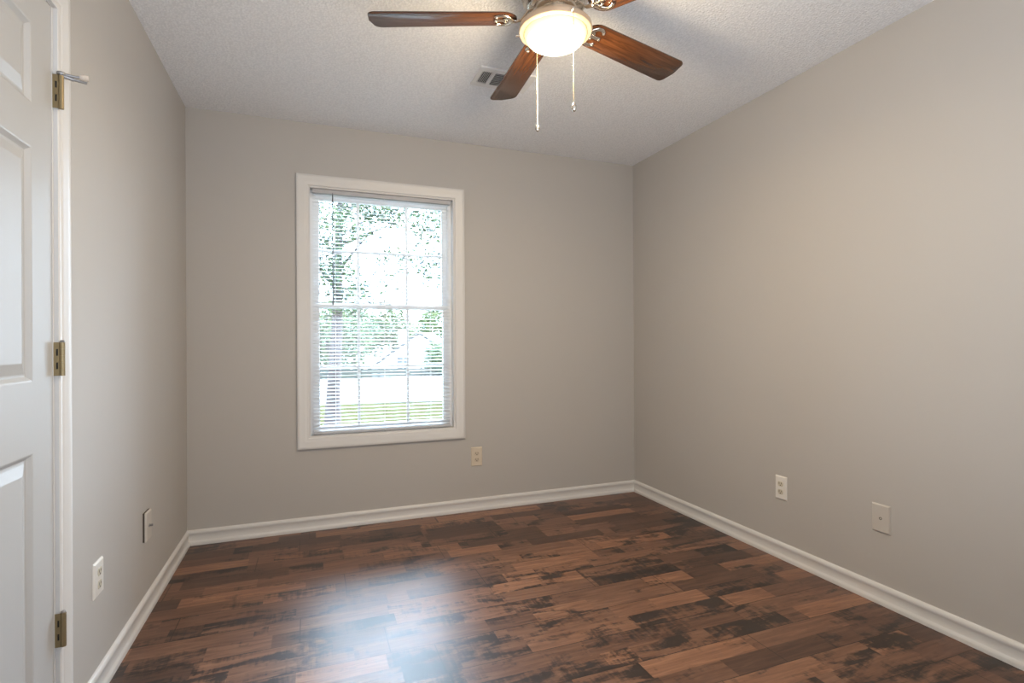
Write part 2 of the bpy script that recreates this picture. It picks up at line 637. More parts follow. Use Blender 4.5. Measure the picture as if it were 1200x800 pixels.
l2 = [(V0, WZ0), (V0, WZ1), (V1, WZ1), (V1, WZ0)]
bm = bmesh.new()
sweep(bm, l2, [(-d, h) for d, h in CP], lambda p, h: (W - h, p.x, p.y), closed=True)
fill_win_part('window_casing', bm, M_trim)
bm = bmesh.new()
sweep(bm, l2, [(0.0, 0.002), (0.012, 0.002), (0.012, -0.12), (0.0, -0.12)], lambda p, h: (W - h, p.x, p.y), closed=True)
fill_win_part('window_jamb', bm, M_trim)
bm = bmesh.new()
k2 = [(V0 + 0.012, WZ0 + 0.012), (V0 + 0.012, WZ1 - 0.012), (V1 - 0.012, WZ1 - 0.012), (V1 - 0.012, WZ0 + 0.012)]
sweep(bm, k2, [(0, -0.06), (0.05, -0.06), (0.05, -0.115), (0, -0.115)], lambda p, h: (W - h, p.x, p.y), closed=True)
box(bm, W + 0.065, W + 0.110, V0 + 0.05, V1 - 0.05, 1.335, 1.372)
fill_win_part('window_frame', bm, M_vinyl)
bm = bmesh.new()
box(bm, W + 0.085, W + 0.089, V0 + 0.05, V1 - 0.05, WZ0 + 0.05, WZ1 - 0.05)
fill_win_part('pane', bm, M_glass)

# ------------------------------------------------------------------ mini blind
BX0, BX1 = 0.659, 1.513
BYC = 0.026
blind = tag(empty('mini_blind', (1.085, BYC, 2.055)), 'white horizontal mini blind lowered and open inside the window', 'blind')


def bpart(name, bm, m, smooth=False):
    o = obj(name, bm, m, blind, smooth)
    o.matrix_parent_inverse = Matrix.Translation((-1.085, -BYC, -2.055))
    return o


bm = bmesh.new()
bbox(bm, BX0, BX1, BYC - 0.0145, BYC + 0.0145, 2.029, 2.0545, 0.002)
bpart('headrail', bm, M_rail)
bm = bmesh.new()
zs = 2.018
nsl = 66
pitch = (2.018 - 0.592) / (nsl - 1)
ca, sa = math.cos(math.radians(10)), math.sin(math.radians(10))
for k in range(nsl):
    z = zs - k * pitch
    top, bot = [], []
    for j in range(5):
        u = (j / 4 - 0.5) * 0.0245
        crown = 0.0016 * (1 - (2 * u / 0.0245) ** 2)
        yy = u * ca
        zz = u * sa + crown
        top.append((yy, zz + 0.0003))
        bot.append((yy, zz - 0.0003))
    pr = top + bot[::-1]
    A = [bm.verts.new((BX0 + 0.003, BYC + a, z + b)) for a, b in pr]
    B = [bm.verts.new((BX1 - 0.003, BYC + a, z + b)) for a, b in pr]
    for j in range(len(pr)):
        bm.faces.new((A[j], A[(j + 1) % len(pr)], B[(j + 1) % len(pr)], B[j]))
    bm.faces.new(A)
    bm.faces.new(B)
bpart('slats', bm, M_slat, smooth=True)
bm = bmesh.new()
bbox(bm, BX0 + 0.002, BX1 - 0.002, BYC - 0.0125, BYC + 0.0125, 0.5685, 0.5825, 0.003)
br = bpart('bottom_rail', bm, M_rail)
for x in (0.79, 1.085, 1.378):
    bm = bmesh.new()
    for yy in (-0.0132, 0.0132):
        tube(bm, [(x, BYC + yy, 2.03), (x, BYC + yy, 0.575)], 0.0007, 6)
    for k in range(nsl):
        z = zs - k * pitch
        tube(bm, [(x, BYC - 0.0132, z - 0.0025), (x, BYC + 0.0132, z + 0.0012)], 0.0005, 4)
    bpart('ladder_cord', bm, M_cord)
    bm = bmesh.new()
    lathe(bm, [(0, -0.006), (0.0035, -0.006), (0.005, -0.002), (0.005, 0.001), (0, 0.001)], 12, Matrix.Translation((x, BYC, 0.5675)))
    q = obj('cord_plug', bm, M_rail, br)
bm = bmesh.new()
WXW = 0.7755
lathe(bm, [(0, 1.352), (0.003, 1.353), (0.0042, 1.36), (0.0042, 1.40), (0.0034, 1.41), (0.0034, 2.02), (0.0015, 2.024), (0.0015, 2.034), (0, 2.034)], 8, Matrix.Translation((WXW, BYC - 0.0215, 0)))
bpart('tilt_wand', bm, M_wand, True)

# ------------------------------------------------------------------ door
dr = struct(empty('door_1', (0, DY1, 0)))


def dpart(name, bm, m, parent=dr, smooth=False):
    o = obj(name, bm, m, parent, smooth)
    if parent is dr:
        o.matrix_parent_inverse = Matrix.Translation((0, -DY1, 0))
    return o


bm = bmesh.new()      # casing up one side, across and down
sweep(bm, [(DY1 + 0.004, 0.0), (DY1 + 0.004, DZ - 0.004), (DY0 - 0.004, DZ - 0.004), (DY0 - 0.004, 0.0)], [(d, h) for d, h in [(0.0, 0.0), (0.0, 0.010), (0.003, 0.0125), (0.014, 0.0125),
      (0.019, 0.0105), (0.026, 0.0145), (0.044, 0.0160), (0.049, 0.0180), (0.061, 0.0180), (0.0655, 0.0155), (0.0655, 0.0)]],
      lambda p, h: (h, p.x, p.y))
dpart('door_casing', bm, M_trim, smooth=True)
bm = bmesh.new()
JT = 0.006
box(bm, -0.118, 0.001, DY1 - JT, DY1 + 0.0, 0, DZ)
box(bm, -0.118, 0.001, DY0, DY0 + JT, 0, DZ)
box(bm, -0.118, 0.001, DY0, DY1, DZ - JT, DZ)
box(bm, -0.060, -0.040, DY1 - JT - 0.011, DY1 - JT, 0, DZ - JT)
box(bm, -0.060, -0.040, DY0 + JT, DY0 + JT + 0.011, 0, DZ - JT)
box(bm, -0.060, -0.040, DY0, DY1, DZ - JT - 0.011, DZ - JT)
dpart('door_jamb', bm, M_trim)

# six-panel leaf: heightfield of the raised panels on the room side
LY0, LY1, LZ0, LZ1 = DY0 + JT + 0.002, DY1 - JT - 0.001, 0.008, DZ - JT - 0.003


def panel_leaf():
    bm = bmesh.new()
    st = 0.108
    mul = 0.112
    pw = ((LY1 - LY0) - 2 * st - mul) / 2
    cols = [(LY1 - st - pw, LY1 - st), (LY0 + st, LY0 + st + pw)]
    rows = [(1.722, 1.924), (1.030, 1.614), (0.235, 0.852)]
    ys = sorted({LY0, LY1, *[c for p in cols for c in p]})
    zz = sorted({LZ0, LZ1, *[c for p in rows for c in p]})
    for i in range(len(ys) - 1):
        for j in range(len(zz) - 1):
            y0, y1, z0, z1 = ys[i], ys[i + 1], zz[j], zz[j + 1]
            hole = any(abs(y0 - c[0]) < 1e-6 for c in cols) and any(abs(z0 - r[0]) < 1e-6 for r in rows)
            if not hole:
                bm.faces.new([bm.verts.new(q) for q in ((0, y0, z0), (0, y1, z0), (0, y1, z1), (0, y0, z1))])
                continue
            steps = [(0.0, 0.0), (0.004, -0.0015), (0.009, -0.0065), (0.013, -0.010), (0.017, -0.010), (0.021, -0.0095), (0.046, -0.0022), (0.048, -0.002)]
            prev = None
            for d, x in steps:
                cur = [bm.verts.new(q) for q in ((x, y0 + d, z0 + d), (x, y1 - d, z0 + d), (x, y1 - d, z1 - d), (x, y0 + d, z1 - d))]
                if prev:
                    for k in range(4):
                        bm.faces.new((prev[k], prev[(k + 1) % 4], cur[(k + 1) % 4], cur[k]))
                prev = cur
            bm.faces.new(prev)
    T = -0.035
    bk = [bm.verts.new(q) for q in ((T, LY0, LZ0), (T, LY1, LZ0), (T, LY1, LZ1), (T, LY0, LZ1))]
    fr_ = [bm.verts.new(q) for q in ((0, LY0, LZ0), (0, LY1, LZ0), (0, LY1, LZ1), (0, LY0, LZ1))]
    bm.faces.new(bk)
    for k in range(4):
        bm.faces.new((bk[k], bk[(k + 1) % 4], fr_[(k + 1) % 4], fr_[k]))
    bmesh.ops.remove_doubles(bm, verts=bm.verts, dist=1e-5)
    return bm


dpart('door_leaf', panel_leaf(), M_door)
bm = bmesh.new()
lathe(bm, [(0, 0), (0.031, 0), (0.031, 0.004), (0.016, 0.010), (0.011, 0.028), (0.020, 0.036), (0.027, 0.048), (0.025, 0.062), (0.012, 0.069), (0, 0.070)], 32,
      Matrix.Translation((0, LY0 + 0.06, 0.93)) @ Matrix.Rotation(PI / 2, 4, 'Y'))
dpart('door_knob', bm, M_brass, smooth=True)


def hinge(zc):
    bm = bmesh.new()
    bx, by, r, hh_ = 0.0185, DY1 + 0.002, 0.0062, 0.090
    z0 = zc - hh_ / 2
    n = 5
    for k in range(n):
        a, b = z0 + hh_ * k / n, z0 + hh_ * (k + 1) / n - 0.0005
        lathe(bm, [(0, a), (r, a), (r, b), (r * 0.94, b + 0.0003), (0, b + 0.0003)], 20, Matrix.Translation((bx, by, 0)))
    h = dpart('hinge', bm, M_brass, smooth=True)
    # the leaf folded back from the barrel, with the two open notches between its knuckles
    bm = bmesh.new()
    y0, y1 = by - 0.0050, by - 0.0030
    box(bm, -0.002, 0.0065, y0, y1, z0, z0 + hh_)
    for a, b in ((0, 0.2), (0.4, 0.6), (0.8, 1.0)):
        box(bm, 0.0065, 0.0135, y0, y1, z0 + hh_ * a, z0 + hh_ * b)
    for a, b in ((0.2, 0.4), (0.6, 0.8)):
        box(bm, 0.0105, 0.0135, y0 + 0.001, y1 + 0.001, z0 + hh_ * a, z0 + hh_ * b)
    q = obj('hinge_leaf', bm, M_brass, h)
    bm = bmesh.new()
    box(bm, 0.0055, 0.0110, y1 + 0.0005, y1 + 0.0015, z0 + hh_ * 0.18, z0 + hh_ * 0.82)
    q = obj('notch_shade', bm, M_slot, h)  # dark strip painted as the shade inside the open notches
    bm = bmesh.new()
    lathe(bm, [(0, z0 + hh_), (0.0045, z0 + hh_), (0.0055, z0 + hh_ + 0.003), (0.0035, z0 + hh_ + 0.006), (0, z0 + hh_ + 0.0065)], 16, Matrix.Translation((bx, by, 0)))
    q = obj('hinge_pin', bm, M_steel, h, True)
    return h


for zc in (1.803, 1.083, 0.354):
    hinge(zc)
# hinge-pin door stop on the top hinge
bx, by = 0.0185, DY1 + 0.002
bm = bmesh.new()
lathe(bm, [(0, 1.8490), (0.009, 1.8490), (0.010, 1.8505), (0.010, 1.8555), (0.009, 1.857), (0, 1.857)], 20, Matrix.Translation((bx, by, 0)))
tube(bm, [(bx, by, 1.8545), (0.034, -1.629, 1.8535), (0.047, -1.6225, 1.8545), (0.060, -1.617, 1.8575)], 0.0030, 10)
tube(bm, [(bx, by, 1.8500), (0.030, -1.629, 1.8465), (0.045, -1.6240, 1.8450), (0.0715, -1.6215, 1.8415)], 0.0034, 10)
tube(bm, [(0.024, -1.632, 1.8483), (0.043, -1.6245, 1.8452)], 0.0052, 10)
ds = dpart('door_stop', bm, M_steel, smooth=True)
bm = bmesh.new()
tube(bm, [(0.054, -1.619, 1.8562), (0.060, -1.617, 1.8575), (0.072, -1.612, 1.8585)], [0.005, 0.0085, 0.0080], 14)
q = obj('rubber_tip', bm, M_rubber, ds, True)


# ------------------------------------------------------------------ wall plates
def plate_bm(w, h, t=0.0068):
    bm = bmesh.new()
    a, b = w / 2, h / 2
    prev = None
    for d, z in ((0.0, 0.0), (0.0, 0.0022), (0.0012, 0.0038), (0.0045, t), (0.006, t + 0.0002)):
        cur = [bm.verts.new((x, y, z)) for x, y in ((-a + d, -b + d), (a - d, -b + d), (a - d, b - d), (-a + d, b - d))]
        if prev:
            for k in range(4):
                bm.faces.new((prev[k], prev[(k + 1) % 4], cur[(k + 1) % 4], cur[k]))
        else:
            bm.faces.new(cur)
        prev = cur
    bm.faces.new(prev)
    return bm


# plate-local axes: x along the wall, y up, z out of the wall
ORI = {'back': Matrix(((1, 0, 0), (0, 0, -1), (0, 1, 0))).to_4x4(),
       'right': Matrix(((0, 0, -1), (-1, 0, 0), (0, 1, 0))).to_4x4(),
       'left': Matrix(((0, 0, 1), (1, 0, 0), (0, 1, 0))).to_4x4()}


def place(o, wall, loc):
    o.matrix_world = Matrix.Translation(loc) @ ORI[wall]


def duplex(wall, loc, w, h, mp, mr, label):
    r = empty('wall_outlet')
    tag(r, label, 'outlet', 'duplex wall outlets')
    obj('cover_plate', plate_bm(w, h), mp, r)
    for s in (-1, 1):
        yc = s * 0.0205
        bm = bmesh.new()
        n = 28
        pts = []
        for i in range(n):
            a = 2 * PI * i / n
            pts.append((0.0165 * math.cos(a), max(-0.0125, min(0.0125, 0.0165 * math.sin(a)))))
        lo_ = [bm.verts.new((x, yc + y, 0.005)) for x, y in pts]
        hi = [bm.verts.new((x, yc + y, 0.0082)) for x, y in pts]
        hi2 = [bm.verts.new((x * 0.93, yc + y * 0.93, 0.0088)) for x, y in pts]
        for i in range(n):
            j = (i + 1) % n
            bm.faces.new((lo_[i], lo_[j], hi[j], hi[i]))
            bm.faces.new((hi[i], hi[j], hi2[j], hi2[i]))
        bm.faces.new(hi2)
        rc = obj('receptacle', bm, mr, r)
        bm = bmesh.new()
        box(bm, -0.0082, -0.0054, yc - 0.0015, yc + 0.0075, 0.0085, 0.0091)
        box(bm, 0.0054, 0.0082, yc - 0.0005, yc + 0.0070, 0.0085, 0.0091)
        lathe(bm, [(0, 0.0085), (0.0030, 0.0085), (0.0030, 0.0091), (0, 0.0091)], 12, Matrix.Translation((0, yc - 0.0070, 0)))
        obj('slot', bm, M_slot, rc)
    bm = bmesh.new()
    lathe(bm, [(0, 0.005), (0.0032, 0.005), (0.0032, 0.0068), (0.0022, 0.0074), (0, 0.0075)], 14)
    obj('screw', bm, mp, r, True)
    place(r, wall, loc)
    return r


duplex('back', (1.680, 0, 0.359), 0.077, 0.126, M_plate_back, M_recept_back, 'almond duplex outlet in the wall below the corner of the window')
duplex('right', (W, -1.334, 0.364), 0.070, 0.120, M_plate_white, M_recept, 'white duplex outlet beside the painted cable plate with a center hole')
duplex('left', (0, -1.335, 0.371), 0.080, 0.112, M_plate_white, M_recept, 'white duplex outlet in the wall nearest the white panelled door')


def cable_plate(wall, loc, w, h, label, jack):
    r = tag(empty('cable_plate'), label, 'wall plate', 'painted cable plates')
    obj('cover_plate', plate_bm(w, h), M_paint_plate, r)
    bm = bmesh.new()
    if jack:
        lathe(bm, [(0, 0.005), (0.0075, 0.005), (0.0075, 0.0085), (0.0048, 0.009), (0.0048, 0.020), (0.0030, 0.020), (0.0030, 0.014), (0, 0.014)], 18)
        obj('cable_jack', bm, M_steel, r, True)
    else:
        lathe(bm, [(0, 0.0058), (0.0062, 0.0058), (0.0058, 0.0078), (0.0042, 0.0082), (0.0040, 0.0068), (0, 0.0068)], 18)
        obj('cable_jack', bm, M_slot, r, True)
    for s in (-1, 1):
        bm = bmesh.new()
        lathe(bm, [(0, 0.005), (0.0032, 0.005), (0.0032, 0.0066), (0.0022, 0.0071), (0, 0.0072)], 14, Matrix.Translation((0, s * 0.042, 0)))
        obj('screw', bm, M_paint_plate, r, True)
    if jack:                       # plate stands off the wall; dark block painted as the gap's shade
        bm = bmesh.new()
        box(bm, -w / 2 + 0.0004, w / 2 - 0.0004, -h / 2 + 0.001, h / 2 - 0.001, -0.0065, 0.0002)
        obj('gap_shade', bm, M_gap_shade, r)
        loc = (loc[0] + 0.0065, loc[1], loc[2])
    place(r, wall, loc)


cable_plate('right', (W, -1.848, 0.364), 0.078, 0.120, 'greige painted cable plate with a dark hole at its center', False)
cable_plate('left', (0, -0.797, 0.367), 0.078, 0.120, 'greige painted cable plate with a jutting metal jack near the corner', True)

# ------------------------------------------------------------------ ceiling vent
VX0, VX1, VY0, VY1 = 1.412, 1.702, -0.992, -0.806
vent = tag(empty('ceiling_vent', ((VX0 + VX1) / 2, (VY0 + VY1) / 2, H)), 'white three-section metal air register set in the popcorn ceiling', 'vent')


def vpart(name, bm, m):
    o = obj(name, bm, m, vent)
    o.matrix_parent_inverse = Matrix.Translation((-(VX0 + VX1) / 2, -(VY0 + VY1) / 2, -H))
    return o


PY0, PY1 = -0.957, -0.838
secs = [(1.432, 1.483), (1.499, 1.617), (1.633, 1.684)]
bm = bmesh.new()
zt, zb = H, H - 0.008
for x0, x1 in ((VX0, secs[0][0]), (secs[0][1], secs[1][0]), (secs[1][1], secs[2][0]), (secs[2][1], VX1)):
    box(bm, x0, x1, PY0, PY1, zb, zt)
box(bm, VX0, VX1, VY0, PY0, zb, zt)
box(bm, VX0, VX1, PY1, VY1, zb, zt)
vpart('frame', bm, M_vent)
for i, (x0, x1) in enumerate(secs):
    bm = bmesh.new()
    n = 6 if i != 1 else 8
    for k in range(n):
        if i == 1:        # vanes along x
            yc = PY0 + (PY1 - PY0) * (k + 0.5) / n
            M = Matrix.Translation((0, yc, H - 0.0075)) @ Matrix.Rotation(math.radians(42), 4, 'X')
            box(bm, x0, x1, -0.0065, 0.0065, -0.0005, 0.0005, M)
        else:
            xc = x0 + (x1 - x0) * (k + 0.5) / n
            M = Matrix.Translation((xc, 0, H - 0.006)) @ Matrix.Rotation(math.radians(-44 if i == 0 else 44), 4, 'Y')
            box(bm, -0.0045, 0.0045, PY0, PY1, -0.0004, 0.0004, M)
    vpart('louver', bm, M_vent)
bm = bmesh.new()
box(bm, secs[0][0], secs[2][1], PY0, PY1, H - 0.0010, H - 0.0004)
vpart('duct_opening', bm, M_duct)

# ------------------------------------------------------------------ ceiling fan
FX, FY = FAN
fan = tag(empty('ceiling_fan', (FX, FY, H)), 'ceiling fan with five brown wood blades and a lit glass bowl', 'ceiling fan')
FT = Matrix.Translation((-FX, -FY, -H))


def fpart(name, bm, m, parent=fan, smooth=True):
    o = obj(name, bm, m, parent, smooth)
    if parent is fan:
        o.location = (0, 0, -H)
    return o


# all fan meshes are drawn round the fan's own axis, z measured from the floor
bm = bmesh.new()
lathe(bm, [(0, 2.44), (0.085, 2.44), (0.088, 2.432), (0.086, 2.412), (0.074, 2.400), (0.070, 2.394), (0.110, 2.384), (0.120, 2.372), (0.120, 2.345), (0.116, 2.338),
           (0.116, 2.330), (0.108, 2.322), (0.104, 2.312), (0.092, 2.303), (0, 2.303)], 64)
mh = fpart('motor_housing', bm, M_nickel)
bm = bmesh.new()
for k in range(40):
    a = 2 * PI * k / 40
    M = Matrix.Rotation(a, 4, 'Z') @ Matrix.Translation((0.1145, 0, 2.358))
    box(bm, 0.0, 0.0058, -0.0028, 0.0028, -0.008, 0.008, M)
fpart('vent_slot', bm, M_slot, mh, False)
bm = bmesh.new()
lathe(bm, [(0, 2.304), (0.080, 2.304), (0.082, 2.298), (0.076, 2.290), (0.060, 2.286), (0.058, 2.272), (0.064, 2.268), (0.068, 2.262), (0.050, 2.255), (0, 2.255)], 48)
fpart('switch_housing', bm, M_nickel)
bm = bmesh.new()
lathe(bm, [(0.0, 2.262), (0.060, 2.262), (0.095, 2.258), (0.118, 2.249), (0.1285, 2.238), (0.1305, 2.228), (0.128, 2.220), (0.1215, 2.2165), (0.112, 2.216), (0.108, 2.220), (0.0, 2.220)], 64)
fpart('light_fitter', bm, M_ring)
bm = bmesh.new()
lathe(bm, [(0.1095, 2.220), (0.1110, 2.214), (0.1085, 2.206), (0.1005, 2.198)], 64, caps=False)
bb = fpart('glass_bowl', bm, M_band)
bm = bmesh.new()
pr = []
for k in range(13):
    t = k / 12 * PI / 2
    pr.append((0.1005 * math.cos(t), 2.198 - 0.030 * math.sin(t)))
pr[-1] = (0, pr[-1][1])
lathe(bm, pr, 64, caps=False)
fpart('bowl_dome', bm, M_bowl, bb)
for a in (0.5, 2.6, 4.7):
    bm = bmesh.new()
    tube(bm, [(0.126 * math.cos(a), 0.126 * math.sin(a), 2.225), (0.142 * math.cos(a), 0.142 * math.sin(a), 2.225)], [0.004, 0.0045], 12)
    fpart('thumb_screw', bm, M_nickel)

BL0, BL1, BZ = 0.136, 0.664, 2.272
PITCH = math.radians(11.5)
TH0 = math.radians(159.05)


def blade_bm():
    """outline in the blade's own plane: x along the blade, y across"""
    pts = []
    n = 12
    wr, wt = 0.056, 0.0655
    # root: rounded
    for k in range(n + 1):
        a = PI / 2 + PI * k / n
        pts.append((BL0 + 0.055 + 0.055 * math.cos(a), wr * math.sin(a)))
    # lower side to the tip, rounded corners
    rc = 0.026
    bow = 0.007
    for k in range(7):
        a = -PI / 2 + PI / 2 * k / 6
        pts.append((BL1 - bow - rc + rc * math.cos(a), -wt + rc + rc * math.sin(a)))
    pts.append((BL1, 0))
    for k in range(7):
        a = PI / 2 * k / 6
        pts.append((BL1 - bow - rc + rc * math.cos(a), wt - rc + rc * math.sin(a)))
    bm = bmesh.new()
    cx = sum(p[0] for p in pts) / len(pts)
    layers = []
    for z, s in ((-0.0032, 0.0012), (-0.0022, 0.0), (0.0022, 0.0), (0.0032, 0.0012)):
        layers.append([bm.verts.new((x + (s if x < cx else -s), y - math.copysign(min(abs(y), s), y), z)) for x, y in pts])
    m = len(pts)
    for a, b in zip(layers, layers[1:]):
        for i in range(m):
            bm.faces.new((a[i], a[(i + 1) % m], b[(i + 1) % m], b[i]))
    bm.faces.new(layers[0])
    bm.faces.new(layers[-1])
    return bm


def iron_bm():
    """cast bracket: curved neck from the motor, then a scrolled fork under the blade"""
    bm = bmesh.new()
    neck = [(0.070, 0, 0.030), (0.085, 0, 0.030), (0.100, 0, 0.022), (0.112, 0, 0.006), (0.124, 0, -0.006), (0.140, 0, -0.009), (0.152, 0, -0.009)]
    tube(bm, neck, [0.012, 0.011, 0.009, 0.008, 0.008, 0.009, 0.010], 12, 0.6)
    for s in (-1, 1):
        fork = [(0.148, 0, -0.008), (0.158, s * 0.012, -0.008), (0.165, s * 0.028, -0.007), (0.177, s * 0.039, -0.006), (0.192, s * 0.041, -0.006), (0.205, s * 0.036, -0.006), (0.212, s * 0.027, -0.006)]
        tube(bm, fork, [0.008, 0.0085, 0.008, 0.008, 0.0075, 0.007, 0.006], 12, 0.5)
        curl = [(0.160, s * 0.014, -0.008), (0.172, s * 0.018, -0.008), (0.180, s * 0.014, -0.007), (0.179, s * 0.006, -0.007), (0.171, s * 0.004, -0.007)]
        tube(bm, curl, [0.005, 0.005, 0.0045, 0.004, 0.003], 10, 0.55)
    tube(bm, [(0.150, 0, -0.008), (0.175, 0, -0.007), (0.200, 0, -0.006), (0.214, 0, -0.006)], [0.009, 0.007, 0.007, 0.008], 12, 0.5)
    for x, y in ((0.208, 0.032), (0.208, -0.032), (0.212, 0.0)):
        lathe(bm, [(0, -0.0125), (0.004, -0.0120), (0.0055, -0.0100), (0.0055, -0.003), (0, -0.003)], 14, Matrix.Translation((x, y, 0)))
    return bm


b_me = i_me = None
for k in range(5):
    if k == 0:
        b = fpart('blade', blade_bm(), M_blade)
        ir = fpart('blade_iron', iron_bm(), M_nickel, b)
        b_me, i_me = b, ir
    else:
        b = b_me.copy()
        COL.objects.link(b)
        ir = i_me.copy()
        COL.objects.link(ir)
        ir.parent = b
    ang = TH0 - k * 2 * PI / 5
    b.matrix_local = Matrix.Translation((0, 0, BZ - H)) @ Matrix.Rotation(ang, 4, 'Z') @ Matrix.Rotation(-PITCH, 4, 'X')


def chain(ang, zt_, zb_):
    r = 0.1325
    x, y = r * math.cos(ang), r * math.sin(ang)
    bm = bmesh.new()
    tube(bm, [(0.120 * math.cos(ang), 0.120 * math.sin(ang), 2.232), (x, y, 2.232), (x, y, zt_)], 0.0022, 8)
    n = int((zt_ - zb_) / 0.0046)
    for i in range(n):
        z = zt_ - (i + 0.5) * (zt_ - zb_) / n
        t = bmesh.new()
        bmesh.ops.create_icosphere(t, subdivisions=1, radius=0.0020, matrix=Matrix.Translation((x, y, z)))
        merge(bm, t)
    tube(bm, [(x, y, zt_), (x, y, zb_)], 0.0008, 6)
    c = fpart('pull_chain', bm, M_chain)
    bm = bmesh.new()
    lathe(bm, [(0, zb_ + 0.002), (0.0030, zb_), (0.0045, zb_ - 0.005), (0.0080, zb_ - 0.010), (0.0088, zb_ - 0.018), (0.0062, zb_ - 0.026), (0.0030, zb_ - 0.029), (0, zb_ - 0.030)], 18, Matrix.Translation((x, y, 0)))
    fpart('pull_knob', bm, M_nickel, c)


# where the sight lines of the two chains meet the fitter ring
def ring_angle(tanv, near):
    best = None
    for i in range(3600):
        a = 2 * PI * i / 3600
        x, y = FX + 0.1325 * math.cos(a), FY + 0.1325 * math.sin(a)
        e = abs(x - (0.6445 + tanv * (y + 3.4077)))
        if (y < FY) == near and (best is None or e < best[0]):
            best = (e, a)
    return best[1]


chain(ring_angle(0.4375, False), 2.228, 1.945)
chain(ring_angle(0.5218, True), 2.228, 1.916)

# the bulb's light, leaving through the open foot of the bowl in every direction
for nm, z, p in (('fan_bulb', 2.120, LAMP_POWER),):
    ld = bpy.data.lights.new(nm, 'POINT')
    ld.energy = p
    ld.color = LAMP_COLOR
    ld.shadow_soft_size = 0.09
    lo_ = bpy.data.objects.new(nm, ld)
    COL.objects.link(lo_)
    lo_.location = (FX, FY, z)

ld = bpy.data.lights.new('fan_bulb_downlight', 'AREA')
ld.shape = 'DISK'
ld.size = 0.17
ld.energy = LAMP_POWER * 0.6
ld.color = LAMP_COLOR
lo_ = bpy.data.objects.new('fan_bulb_downlight', ld)
COL.objects.link(lo_)
lo_.location = (FX, FY, 2.165)

# ------------------------------------------------------------------ outdoors
GZ = -0.62
bm = bmesh.new()
NX, NY = 24, 40
vs = {}


def ground_z(x, y):
    if y < 24:
        return GZ
    return GZ - 2.9 * min(1, (y - 24) / 16) ** 1.3


for i in range(NX + 1):
    for j in range(NY + 1):
        x = -30 + 80 * i / NX
        y = -14 + 104 * (j / NY) ** 1.3
        vs[i, j] = bm.verts.new((x, y, ground_z(x, y)))
for i in range(NX):
    for j in range(NY):
        bm.faces.new((vs[i, j], vs[i + 1, j], vs[i + 1, j + 1], vs[i, j + 1]))
struct(obj('lawn', bm, M_grass))
bm = bmesh.new()
box(bm, -30, 50, -5.2, 5.2, GZ - 0.05, GZ + 0.025, Matrix.Translation((0, 17.6, 0)) @ Matrix.Rotation(math.radians(-5), 4, 'Z'))
struct(obj('street', bm, M_road))


def foliage(name, blobs, size, m, parent, seed, M=None):
    rnd_ = random.Random(seed)
    V, F, MI = [], [], []
    for (cx, cy, cz, rx, ry, rz, n) in blobs:
        for _ in range(n):
            while True:
                p = Vector((rnd_.uniform(-1, 1), rnd_.uniform(-1, 1), rnd_.uniform(-1, 1)))
                if 0.15 < p.length < 1:
                    break
            c = Vector((cx + p.x * rx, cy + p.y * ry, cz + p.z * rz))
            a = Vector((rnd_.gauss(0, 1), rnd_.gauss(0, 1), rnd_.gauss(0, 0.6))).normalized()
            t = Vector((rnd_.gauss(0, 1), rnd_.gauss(0, 1), rnd_.gauss(0, 1)))
            w = a.cross(t).normalized()
            nn = a.cross(w)
            s = size * rnd_.uniform(0.6, 1.25)
            b = len(V)
            V += [c - a * s, c + w * s * 0.38 + nn * s * 0.12, c + a * s, c - w * s * 0.38 + nn * s * 0.12]
            F += [(b, b + 1, b + 2), (b, b + 2, b + 3)]
            k = rnd_.randrange(len(m))
            MI += [k, k]
    me = bpy.data.meshes.new(name)
    me.from_pydata(V, [], F)
    for q_ in m:
        me.materials.append(q_)
    me.polygons.foreach_set('material_index', MI)
    o = bpy.data.objects.new(name, me)
    COL.objects.link(o)
    o.parent = parent
    return o


def trunk_bm(pts, rads, branches=()):
    bm = bmesh.new()
    tube(bm, pts, rads, 12)
    for p, r in branches:
        tube(bm, p, r, 8)
    return bm


# near tree: trunk and overhanging branches just outside the window
nt_ = tag(empty('shade_tree', (0.95, 5.57, GZ)), 'large tree whose trunk and leafy branches stand just outside the window', 'tree')
tp = [(0, 0, -0.05), (0.02, 0, 0.35), (0.04, 0, 1.0), (0.10, 0.02, 2.0), (0.12, 0.0, 3.2), (0.2, 0.1, 4.6), (0.25, 0.1, 6.0)]
tr_ = [0.20, 0.135, 0.105, 0.085, 0.065, 0.045, 0.02]
brs = [([(0.12, 0, 2.9), (0.6, -0.3, 3.5), (1.4, -0.9, 3.75), (2.0, -1.2, 3.6)], [0.03, 0.010, 0.006, 0.004]),
       ([(0.12, 0, 3.3), (0.9, 0.2, 3.7), (1.9, 0.3, 3.6), (2.9, 0.1, 3.1)], [0.03, 0.010, 0.006, 0.004]),
       ([(0.1, 0, 2.6), (-0.4, -0.3, 3.2), (-0.9, -0.7, 3.6)], [0.04, 0.02, 0.008]),
       ([(0.12, 0, 3.6), (0.5, 0.8, 4.3), (0.9, 1.6, 4.8)], [0.04, 0.03, 0.012])]
obj('trunk', trunk_bm(tp, tr_, brs), M_bark, nt_, True)
fb = []
